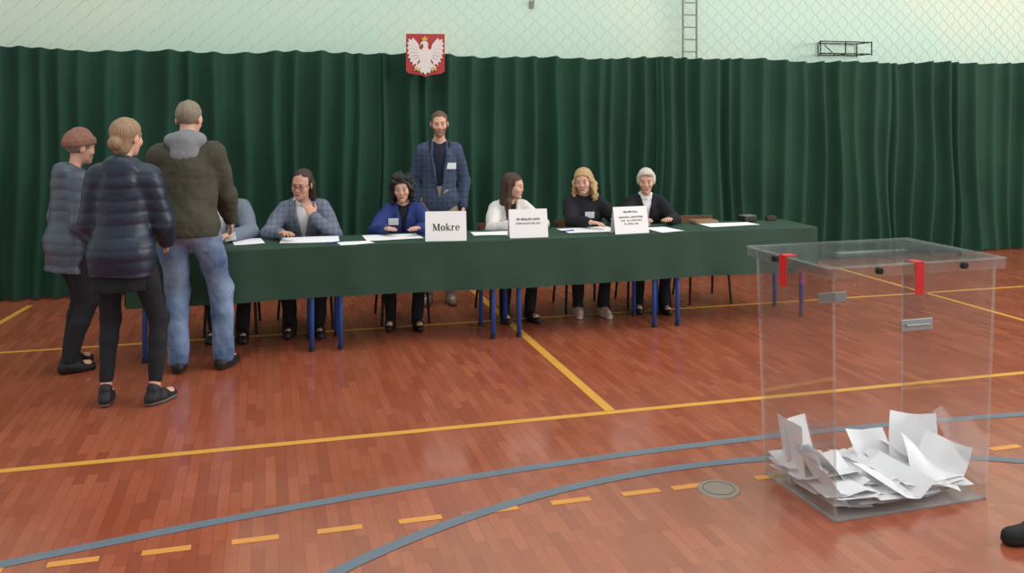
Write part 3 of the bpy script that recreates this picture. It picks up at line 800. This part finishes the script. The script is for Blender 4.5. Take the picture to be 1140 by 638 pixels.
M_WOOD = mat('brown_plywood', L(104, 76, 56), .5, .15, 6); M_CLEG = mat('dark_chair_tube', L(30, 26, 26), .45)
CS = .4
def make_chair():
    t = empty('chair', (0, 0, 0))
    bm = bmesh.new(); box(bm, (0, 0, CS), (.4, .38, .022), .009); obj('seat', bm, M_WOOD, t)
    bm = bmesh.new()
    for k in range(9):
        x0 = -.18 + .04 * k; yb = .215 + .018 * math.cos((x0 + .02) / .18 * 1.5)
        box(bm, (x0 + .02, yb, .655), (.042, .014, .15), 0)
    obj('backrest', bm, M_WOOD, t)
    for sx in (-1, 1):
        bm = bmesh.new(); rod(bm, (sx * .17, -.16, CS - .015), (sx * .19, -.2, 0), .011); obj('leg', bm, M_CLEG, t)
        bm = bmesh.new(); rod(bm, (sx * .17, .17, CS - .015), (sx * .19, .24, 0), .011); rod(bm, (sx * .17, .17, CS - .02), (sx * .165, .225, .72), .011); obj('leg', bm, M_CLEG, t)
    bm = bmesh.new()
    z = CS - .02
    for sx in (-1, 1): rod(bm, (sx * .17, -.16, z), (sx * .17, .17, z), .01)
    rod(bm, (-.17, -.16, z), (.17, -.16, z), .01); rod(bm, (-.17, .17, z), (.17, .17, z), .01); obj('seat_frame', bm, M_CLEG, t)
    return t
def dup(root):
    r = root.copy(); COL.objects.link(r)
    for ch in root.children: c = ch.copy(); COL.objects.link(c); c.parent = r
    return r
c0 = make_chair()
who = ['grey suit', 'grey checked jacket', 'blue jacket', 'off-white blazer', 'blonde hair and black sweater', 'white hair and cardigan']
for i, x in enumerate(seats):
    c = c0 if i == 0 else dup(c0)
    c.location = (x, YS + .02, 0); c.rotation_euler = (0, 0, math.radians((-3, 4, 0, 3, -4, -8)[i]))
    tag(c, 'wooden chair on dark tube legs under the person with ' + who[i], 'chair', 'chairs behind the table')
c = dup(c0); c.location = (xat(783, 7.3), 7.32, 0); c.rotation_euler = (0, 0, math.radians(-6)); tag(c, 'empty wooden chair behind the right end of the table', 'chair', 'chairs behind the table')

# ---------------------------------------------------------------- table signs
CARD = mat('white_card', L(236, 236, 238), .6, .02); INK = mat('black_ink', L(26, 26, 30), .7, .05)
def sign(px, py, w, h, label, strokes, rot):
    x, y = flo(px, py, .748); y = max(y, 6.485)
    t = empty('table_sign', (x, y, .7482), math.radians(rot)); tag(t, label, 'sign', 'folded cards on the table')
    D = .045
    bm = bmesh.new()
    for sg in (-1, 1):
        vs = [bm.verts.new(p) for p in ((-w / 2, sg * D, 0), (w / 2, sg * D, 0), (w / 2, 0, h), (-w / 2, 0, h))]; bm.faces.new(vs)
    o = obj('card', bm, CARD, t); so = o.modifiers.new('thickness', 'SOLIDIFY'); so.thickness = .0012; so.offset = 0
    for row in strokes:
        bm = bmesh.new()
        for q in row:
            pts = [(u, -D * (1 - v / h) - .0022, v) for u, v in q]
            try: bm.faces.new([bm.verts.new(p) for p in pts])
            except Exception: pass
        obj('lettering', bm, INK, t)
def bar(x0, y0, x1, y1, w):
    d = Vector((x1 - x0, y1 - y0)).normalized(); n = Vector((-d.y, d.x)) * w / 2
    return [(x0 + n.x, y0 + n.y), (x0 - n.x, y0 - n.y), (x1 - n.x, y1 - n.y), (x1 + n.x, y1 + n.y)]
def ring(cx, cy, a, b_, ia, ib, t0, t1, n=20):
    out = []
    for i in range(n):
        p0, p1 = math.radians(t0 + (t1 - t0) * i / n), math.radians(t0 + (t1 - t0) * (i + 1) / n)
        out.append([(cx + a * math.cos(p0), cy + b_ * math.sin(p0)), (cx + a * math.cos(p1), cy + b_ * math.sin(p1)), (cx + ia * math.cos(p1), cy + ib * math.sin(p1)), (cx + ia * math.cos(p0), cy + ib * math.sin(p0))])
    return out
def mokre(s, ox, oy):
    S = []
    S += [bar(.28, 0, .28, 1.4, .1), bar(1.38, 0, 1.38, 1.4, .26), bar(.3, 1.38, .84, .06, .27), bar(1.3, 1.38, .84, .06, .1),
          bar(.05, .04, .5, .04, .08), bar(1.1, .04, 1.65, .04, .08), bar(.05, 1.36, .4, 1.36, .08), bar(1.3, 1.36, 1.65, 1.36, .08)]
    S += ring(2.2, .5, .45, .52, .2, .42, 0, 360)
    S += [bar(2.98, 0, 2.98, 1.45, .22), bar(2.78, .04, 3.22, .04, .08), bar(2.78, 1.42, 3.05, 1.42, .07), bar(3.05, .45, 3.5, .95, .09), bar(3.2, .58, 3.62, .04, .22), bar(3.42, .04, 3.82, .04, .08), bar(3.32, .95, 3.68, .95, .07)]
    S += [bar(4.1, 0, 4.1, .95, .22), bar(3.9, .04, 4.36, .04, .08), bar(3.9, .94, 4.15, .94, .07)]
    S += ring(4.42, .62, .3, .38, .16, .22, 30, 170, 10)
    S += ring(5.22, .5, .44, .52, .2, .42, 0, 320) + [bar(4.95, .53, 5.62, .53, .08)]
    return [[[(ox + u * s, oy + v * s) for u, v in q] for q in S]]
def scrib(rows, seed):      # lettering too small to read in the photograph
    rnd = random.Random(seed); out = []
    for (cy, wd, ht, wt) in rows:
        x = -wd / 2; S = []
        while x < wd / 2:
            if rnd.random() < .13: x += ht * .5; continue
            gw = ht * rnd.uniform(.45, .75)
            S.append(bar(x, cy - ht / 2, x, cy + ht / 2, wt))
            c = rnd.random()
            if c < .45: S.append(bar(x, cy + ht / 2, x + gw, cy + ht / 2, wt * .8)); S.append(bar(x + gw, cy - ht / 2, x + gw, cy + ht / 2, wt))
            elif c < .75: S.append(bar(x, cy - ht / 2, x + gw, cy - ht / 2, wt * .8)); S.append(bar(x, cy, x + gw * .8, cy, wt * .8))
            else: S.append(bar(x, cy, x + gw, cy + ht / 2, wt)); S.append(bar(x, cy, x + gw, cy - ht / 2, wt))
            x += gw + ht * .35
        out.append(S)
    return out
sign(497, 268, .30, .212, 'white folded card reading Mokre on the table', mokre(.0355, -.10, .075), -8)
sign(590, 265, .295, .21, 'white folded card with two short lines of small print', scrib([(.135, .18, .014, .0036), (.105, .19, .012, .0022)], 3), -3)
sign(706, 261, .29, .205, 'white folded card with one heading above several printed lines', scrib([(.165, .12, .011, .003), (.125, .2, .012, .0024), (.1, .17, .012, .0024), (.075, .12, .012, .0024)], 8), 4)

# ---------------------------------------------------------------- papers and small things on the table
PAPER = mat('white_paper', L(240, 240, 243), .7, .03)
def sheetmesh(w, d, curl=.004, fold=0.0, seed=0, nu=8, nv=8):
    rnd = random.Random(seed); a = rnd.uniform(0, 6); vs, fs = [], []
    for i in range(nu + 1):
        for j in range(nv + 1):
            u, v = i / nu - .5, j / nv - .5
            x = u * w; z = curl * (math.sin(a + 4 * u + 3 * v) + 1)
            if fold: x = u * w * math.cos(fold * .5); z += abs(u) * w * math.sin(fold)
            vs.append((x, v * d, z))
    for i in range(nu):
        for j in range(nv): q = i * (nv + 1) + j; fs.append((q, q + nv + 1, q + nv + 2, q + 1))
    me = bpy.data.meshes.new('paper'); me.from_pydata(vs, [], fs); return me
def sheet(px, py, w, d, rot, label, seed, z=.749, name='paper_sheet', cat='paper', grp='papers on the green cloth'):
    x, y = flo(px, py, z); y = min(max(y, 6.44 + d / 2), 6.94 - d / 2)
    o = link(name, sheetmesh(w, d, .0015, 0, seed), PAPER, None, True); o.location = (x, y, z); o.rotation_euler = (0, 0, math.radians(rot)); tag(o, label, cat, grp)
sheet(276, 269, .21, .29, 6, 'white paper sheet in front of the plain grey suit', 1)
sheet(345, 267, .42, .29, -3, 'wide white register sheet in front of the grey checked jacket', 2)
sheet(396, 271, .24, .15, 10, 'small white sheet left of the person in blue', 3)
sheet(437, 264, .42, .28, 2, 'wide white register sheet in front of the person in blue', 4)
sheet(547, 260, .3, .21, -5, 'white sheet left of the card with two lines', 5)
sheet(655, 256, .44, .28, 3, 'wide white register sheet in front of the black sweater', 6)
sheet(743, 257, .21, .29, 8, 'white sheet beside the card with several lines', 7)
sheet(812, 250, .46, .2, 2, 'long white paper strip at the empty right end of the table', 8)
def tabbox(px, py, size, m, name, label, cat, rot=0, lid=None):
    x, y = flo(px, py, .748); y = min(y, 6.9)
    t = empty(name, (x, y, .7485), math.radians(rot)); tag(t, label, cat)
    bm = bmesh.new(); box(bm, (0, 0, size[2] / 2), size, min(size) * .15); obj('body', bm, m, t)
    bm = bmesh.new(); box(bm, (0, 0, size[2] + .003), (size[0] * .92, size[1] * .9, .006), .002); obj('lid', bm, lid or m, t)
tabbox(832, 246, (.13, .1, .045), mat('black_plastic', L(40, 38, 40), .5), 'ink_pad', 'black ink pad box near the right end of the table', 'ink pad', 8, mat('grey_tin', L(120, 116, 110), .4))
tabbox(858, 245, (.09, .06, .03), mat('brown_plastic', L(70, 58, 50), .5), 'stapler_case', 'small brown case right of the black ink pad', 'case', -10)
tabbox(783, 248, (.22, .13, .02), mat('tan_cover', L(140, 110, 84), .6), 'notebook', 'tan closed notebook left of the black ink pad', 'notebook', 4)
PEN = mat('blue_pen', L(36, 52, 130), .4)
for px, py, r, lb in ((372, 271, 35, 'blue pen beside the grey checked jacket'), (470, 262, 60, 'blue pen left of the card reading Mokre'), (632, 258, 20, 'blue pen in front of the blonde person')):
    x, y = flo(px, py, .748); t = empty('pen', (x, y, .756), math.radians(r)); tag(t, lb, 'pen', 'pens on the table')
    bm = bmesh.new(); rod(bm, (-.06, 0, 0), (.055, 0, 0), .0045); obj('barrel', bm, PEN, t)
    bm = bmesh.new(); rod(bm, (.055, 0, 0), (.072, 0, 0), .0045, .001); obj('tip', bm, M_DARK, t)

# ---------------------------------------------------------------- ballot box
def plexi(name, fac_haze, haze, gl_f):
    m = bpy.data.materials.new(name); m.use_nodes = True; nt = m.node_tree; nt.nodes.clear()
    out = nt.nodes.new('ShaderNodeOutputMaterial'); tr = nt.nodes.new('ShaderNodeBsdfTransparent'); tr.inputs[0].default_value = (.99, .992, .992, 1)
    gl = nt.nodes.new('ShaderNodeBsdfGlossy'); gl.inputs['Roughness'].default_value = .05
    fr = nt.nodes.new('ShaderNodeFresnel'); fr.inputs[0].default_value = 1.32
    df = nt.nodes.new('ShaderNodeBsdfDiffuse'); df.inputs[0].default_value = haze
    m1 = nt.nodes.new('ShaderNodeMixShader'); m2 = nt.nodes.new('ShaderNodeMixShader')
    co = objco(nt)
    nt.links.new(math_n(nt, 'MULTIPLY', noise(nt, 3, co, 3), fac_haze * 2), m1.inputs[0])
    nt.links.new(tr.outputs[0], m1.inputs[1]); nt.links.new(df.outputs[0], m1.inputs[2])
    nt.links.new(math_n(nt, 'MULTIPLY', fr.outputs[0], gl_f), m2.inputs[0]); nt.links.new(m1.outputs[0], m2.inputs[1]); nt.links.new(gl.outputs[0], m2.inputs[2])
    nt.links.new(m2.outputs[0], out.inputs[0]); return m
PLX = plexi('clear_plexiglass', .012, (.85, .87, .87, 1), .4); PLE = plexi('plexiglass_edge', .1, (.85, .88, .88, 1), .35)
PLL = plexi('clear_lid_plexiglass', .035, (.8, .83, .83, 1), .45); PLB = plexi('pale_base_plexiglass', .25, (.85, .84, .83, 1), .35)
nx_, ny_ = flo(930, 582); BW, BD, BH = .775, .52, 1.045
bb = empty('ballot_box', (nx_, ny_, 0), math.radians(1.5)); tag(bb, 'tall clear plexiglass ballot box standing on the parquet with papers inside', 'ballot box')
def taper(p):
    k = .026 * p[2] / BH
    return (p[0] + k * (2 * p[0] / BW - 1), p[1] + k * (2 * p[1] / BD - 1) * .9, p[2])
def part(name, c, size, m, par=bb, bev=0):
    bm = bmesh.new(); box(bm, c, size, bev)
    for v in bm.verts: v.co = taper(v.co)
    return obj(name, bm, m, par)
th = .005
part('base', (BW / 2, BD / 2, .004), (BW, BD, .006), PLB)
part('panel', (BW / 2, th / 2, BH / 2), (BW, th, BH), PLX); part('panel', (BW / 2, BD - th / 2, BH / 2), (BW, th, BH), PLX)
part('panel', (th / 2, BD / 2, BH / 2), (th, BD - 2 * th, BH), PLX); part('panel', (BW - th / 2, BD / 2, BH / 2), (th, BD - 2 * th, BH), PLX)
for px in (0, BW):
    for py in (0, BD):
        part('edge_strip', (px, py, BH / 2), (.008, .008, BH), PLE)
for c, sz in (((BW / 2, 0, .006), (BW, .006, .007)), ((0, BD / 2, .006), (.006, BD, .007)), ((BW / 2, BD, .006), (BW, .006, .007)), ((BW, BD / 2, .006), (.006, BD, .007))): part('base_edge', c, sz, PLE)
f_ = .02; fx = .036
lid = part('lid', (BW / 2, BD / 2, BH + .018), (BW + 2 * fx, BD + 2 * f_, .005), PLL)
for c, sz in (((BW / 2, -f_, BH - .003), (BW + 2 * fx, .005, .042)), ((BW / 2, BD + f_, BH - .003), (BW + 2 * fx, .005, .042)), ((-fx, BD / 2, BH - .003), (.005, BD + 2 * f_, .042)), ((BW + fx, BD / 2, BH - .003), (.005, BD + 2 * f_, .042))):
    part('lid_rim', c, sz, PLL, lid)
for c, sz in (((BW / 2, -f_, BH + .02), (BW + 2 * fx, .007, .007)), ((BW / 2, BD + f_, BH + .02), (BW + 2 * fx, .007, .007)), ((-fx, BD / 2, BH + .02), (.007, BD + 2 * f_, .007)), ((BW + fx, BD / 2, BH + .02), (.007, BD + 2 * f_, .007))):
    part('lid_edge', c, sz, PLE, lid)
part('slot_frame', (BW / 2, BD / 2, BH + .022), (.34, .03, .004), PLE, lid)
RED = mat('red_seal_tape', L(206, 40, 44), .5, .08)
def seal(x, y, along):
    bm = bmesh.new()
    if along == 'x': box(bm, (x, -f_ - .006, BH - .045), (.04, .003, .135)); box(bm, (x, -f_ + .02, BH + .0245), (.04, .055, .003))
    else: box(bm, (-fx - .006, y, BH - .045), (.003, .045, .135)); box(bm, (-fx + .02, y, BH + .0245), (.055, .045, .003))
    for v in bm.verts: v.co = taper(v.co)
    obj('seal_tape', bm, RED, bb)
seal(BW * .49, 0, 'x'); seal(0, BD * .52, 'y')
HM = mat('handle_steel', L(158, 166, 168), .35, .1, metal=.5)
for y_, sg in ((-.018, -1), (BD + .018, 1)):
    bm = bmesh.new(); box(bm, (BW * .5, y_ + sg * .006, .80), (.16, .008, .05), .003); h_ = obj('handle', bm, HM, bb); h_['label'] = 'grey metal handle plate'
    bm = bmesh.new(); rod(bm, (BW * .5 - .06, y_ + sg * .014, .80), (BW * .5 + .06, y_ + sg * .014, .80), .006); obj('grip', bm, HM, h_)
KN_ = mat('black_knob', L(22, 20, 22), .4)
for c, d in (((BW * .23, -f_ - .02, BH - .002), (0, -.02, 0)), ((BW * .79, -f_ - .02, BH - .002), (0, -.02, 0)), ((-fx - .02, BD * .65, BH - .002), (-.02, 0, 0)), ((BW + fx + .02, BD * .4, BH - .002), (.02, 0, 0))):
    bm = bmesh.new(); rod(bm, c, Vector(c) + Vector(d), .016, .013, 16); obj('lid_knob', bm, KN_, bb)

# ballots
rb = random.Random(21)
Mb = Matrix.Translation((nx_, ny_, 0)) @ Matrix.Rotation(math.radians(1.5), 4, 'Z')
meshes = []
for k in range(12):
    me = sheetmesh(.205, .28 if k % 3 else .2, .006 if k < 9 else (.026, .034, .022)[k - 9], (.0, .12, .3, .1, .45, .05, .2, 0, .15, 0, .1, .2)[k], k, 8, 8)
    me.materials.append(PAPER); me.polygons.foreach_set('use_smooth', [True] * len(me.polygons)); meshes.append(me)
def ballot(x, y, z, rx_, ry_, rz_, k, label='white ballot paper lying in the loose pile inside the clear box'):
    o = bpy.data.objects.new('ballot_paper', meshes[k]); COL.objects.link(o)
    o.matrix_world = Mb @ Matrix.Translation((x, y, z)) @ Matrix.Rotation(math.radians(rz_), 4, 'Z') @ Matrix.Rotation(math.radians(rx_), 4, 'X') @ Matrix.Rotation(math.radians(ry_), 4, 'Y')
    tag(o, label, 'ballot paper', 'ballot papers in the box')
k = 0
for lay in range(5):
    for i in range(4):
        for j in range(3):
            lyx = rb.choice((0, 90)); sq = k % 9
            x = .135 + (BW - .27) * (i + rb.uniform(-.3, .3)) / 3; y = .135 + (BD - .27) * (j + rb.uniform(-.3, .3)) / 2
            x = min(max(x, .108), BW - .108); y = min(max(y, .108), BD - .108)
            if lyx == 0: y = min(max(y, .146), BD - .146)
            else: x = min(max(x, .146), BW - .146)
            ballot(x, y, .01 + .009 * lay + .003 * rb.random() + .06 * abs(x / BW - .5), rb.uniform(-5, 5), rb.uniform(-5, 5), lyx + rb.uniform(-7, 7), sq); k += 1
for (x, y, z, a, b_, c_, k, lb) in (
    (.035, .38, .155, 84, 4, 82, 1, 'tall white ballot standing against the left rear wall of the box'), (.04, .27, .115, 74, -6, 80, 9, 'upright ballot leaning on the left wall of the box, nearest its middle'),
    (.05, .15, .1, 58, 6, 82, 0, 'short ballot leaning on the left wall nearest the front corner'), (.11, .44, .135, 74, 7, 14, 8, 'slanted ballot just right of the tallest upright one on the left'),
    (.13, .3, .09, 40, 8, 66, 11, 'curled ballot sloping down from the left heap towards the middle'), (.5, .42, .09, 48, 8, -6, 6, 'folded ballot standing in the right heap, leftmost there'),
    (.69, .33, .13, 62, -12, -40, 10, 'tallest curled ballot standing up in the right heap'), (.725, .19, .1, 52, 8, -76, 9, 'curled ballot leaning on the right wall at the front'), (.4, .14, .062, 10, -6, 15, 4, 'folded ballot tented at the front of the box middle'), (.62, .18, .08, 22, 12, -28, 11, 'curled ballot below the tallest one in the right heap')):
    ballot(x, y, z, a, b_, c_, k, lb)

# shoe entering at the right edge
xs, ys = flo(1142, 606)
sh = empty('shoe', (xs, ys, 0), math.radians(0)); tag(sh, 'black shoe at the right edge in front of the ballot box', 'shoe')
F = Field(); A = V3(.12, 0, 0); fd = V3(-1, 0.1, 0)
F.cap(A - fd * .04 + V3(0, 0, .045), A + fd * .06 + V3(0, 0, .045), .043, .046, .02); F.cap(A + fd * .05 + V3(0, 0, .034), A + fd * .175 + V3(0, 0, .03), .046, .036, .02)
F.cap(A + V3(0, 0, .05), A + V3(0.005, 0, .1), .045, .043, .02)
F.post(lambda X, Y, Z, D: np.maximum(np.where(Z < .02, D - .004, D), .001 - Z))
V, Q = F.build(.006); col = np.tile(np.array(L(26, 24, 28)), (len(V), 1)); npmesh('upper', V, Q, SHOEM, sh, col)
bm = bmesh.new()
for i in range(5): p = A + fd * (.03 + .018 * i) + V3(0, 0, .092 - .004 * i); rod(bm, p + V3(0, -.022, -.004), p + V3(0, .022, -.004), .003, .003, 6)
obj('laces', bm, M_DARK, sh)

# ---------------------------------------------------------------- light
w = bpy.data.worlds.new('world'); SC.world = w; w.use_nodes = True
bg = w.node_tree.nodes['Background']; bg.inputs[0].default_value = (.97, 1, .98, 1); bg.inputs[1].default_value = .76
def area(name, loc, target, sx, sy, e, c=(1, 1, 1)):
    ld = bpy.data.lights.new(name, 'AREA'); ld.shape = 'RECTANGLE'; ld.size = sx; ld.size_y = sy; ld.energy = e; ld.color = c
    o = bpy.data.objects.new(name, ld); COL.objects.link(o); o.location = loc
    o.rotation_euler = (Vector(target) - Vector(loc)).to_track_quat('-Z', 'Y').to_euler()
area('ceiling_light', (2.5, 4.5, 6.2), (2.5, 5.5, 0), 9, 6, 220, (1, .99, .96))
area('window_light', (12, 1.6, 3.6), (3.0, 5.0, .2), 7, 2.5, 700, (1, .98, .95))
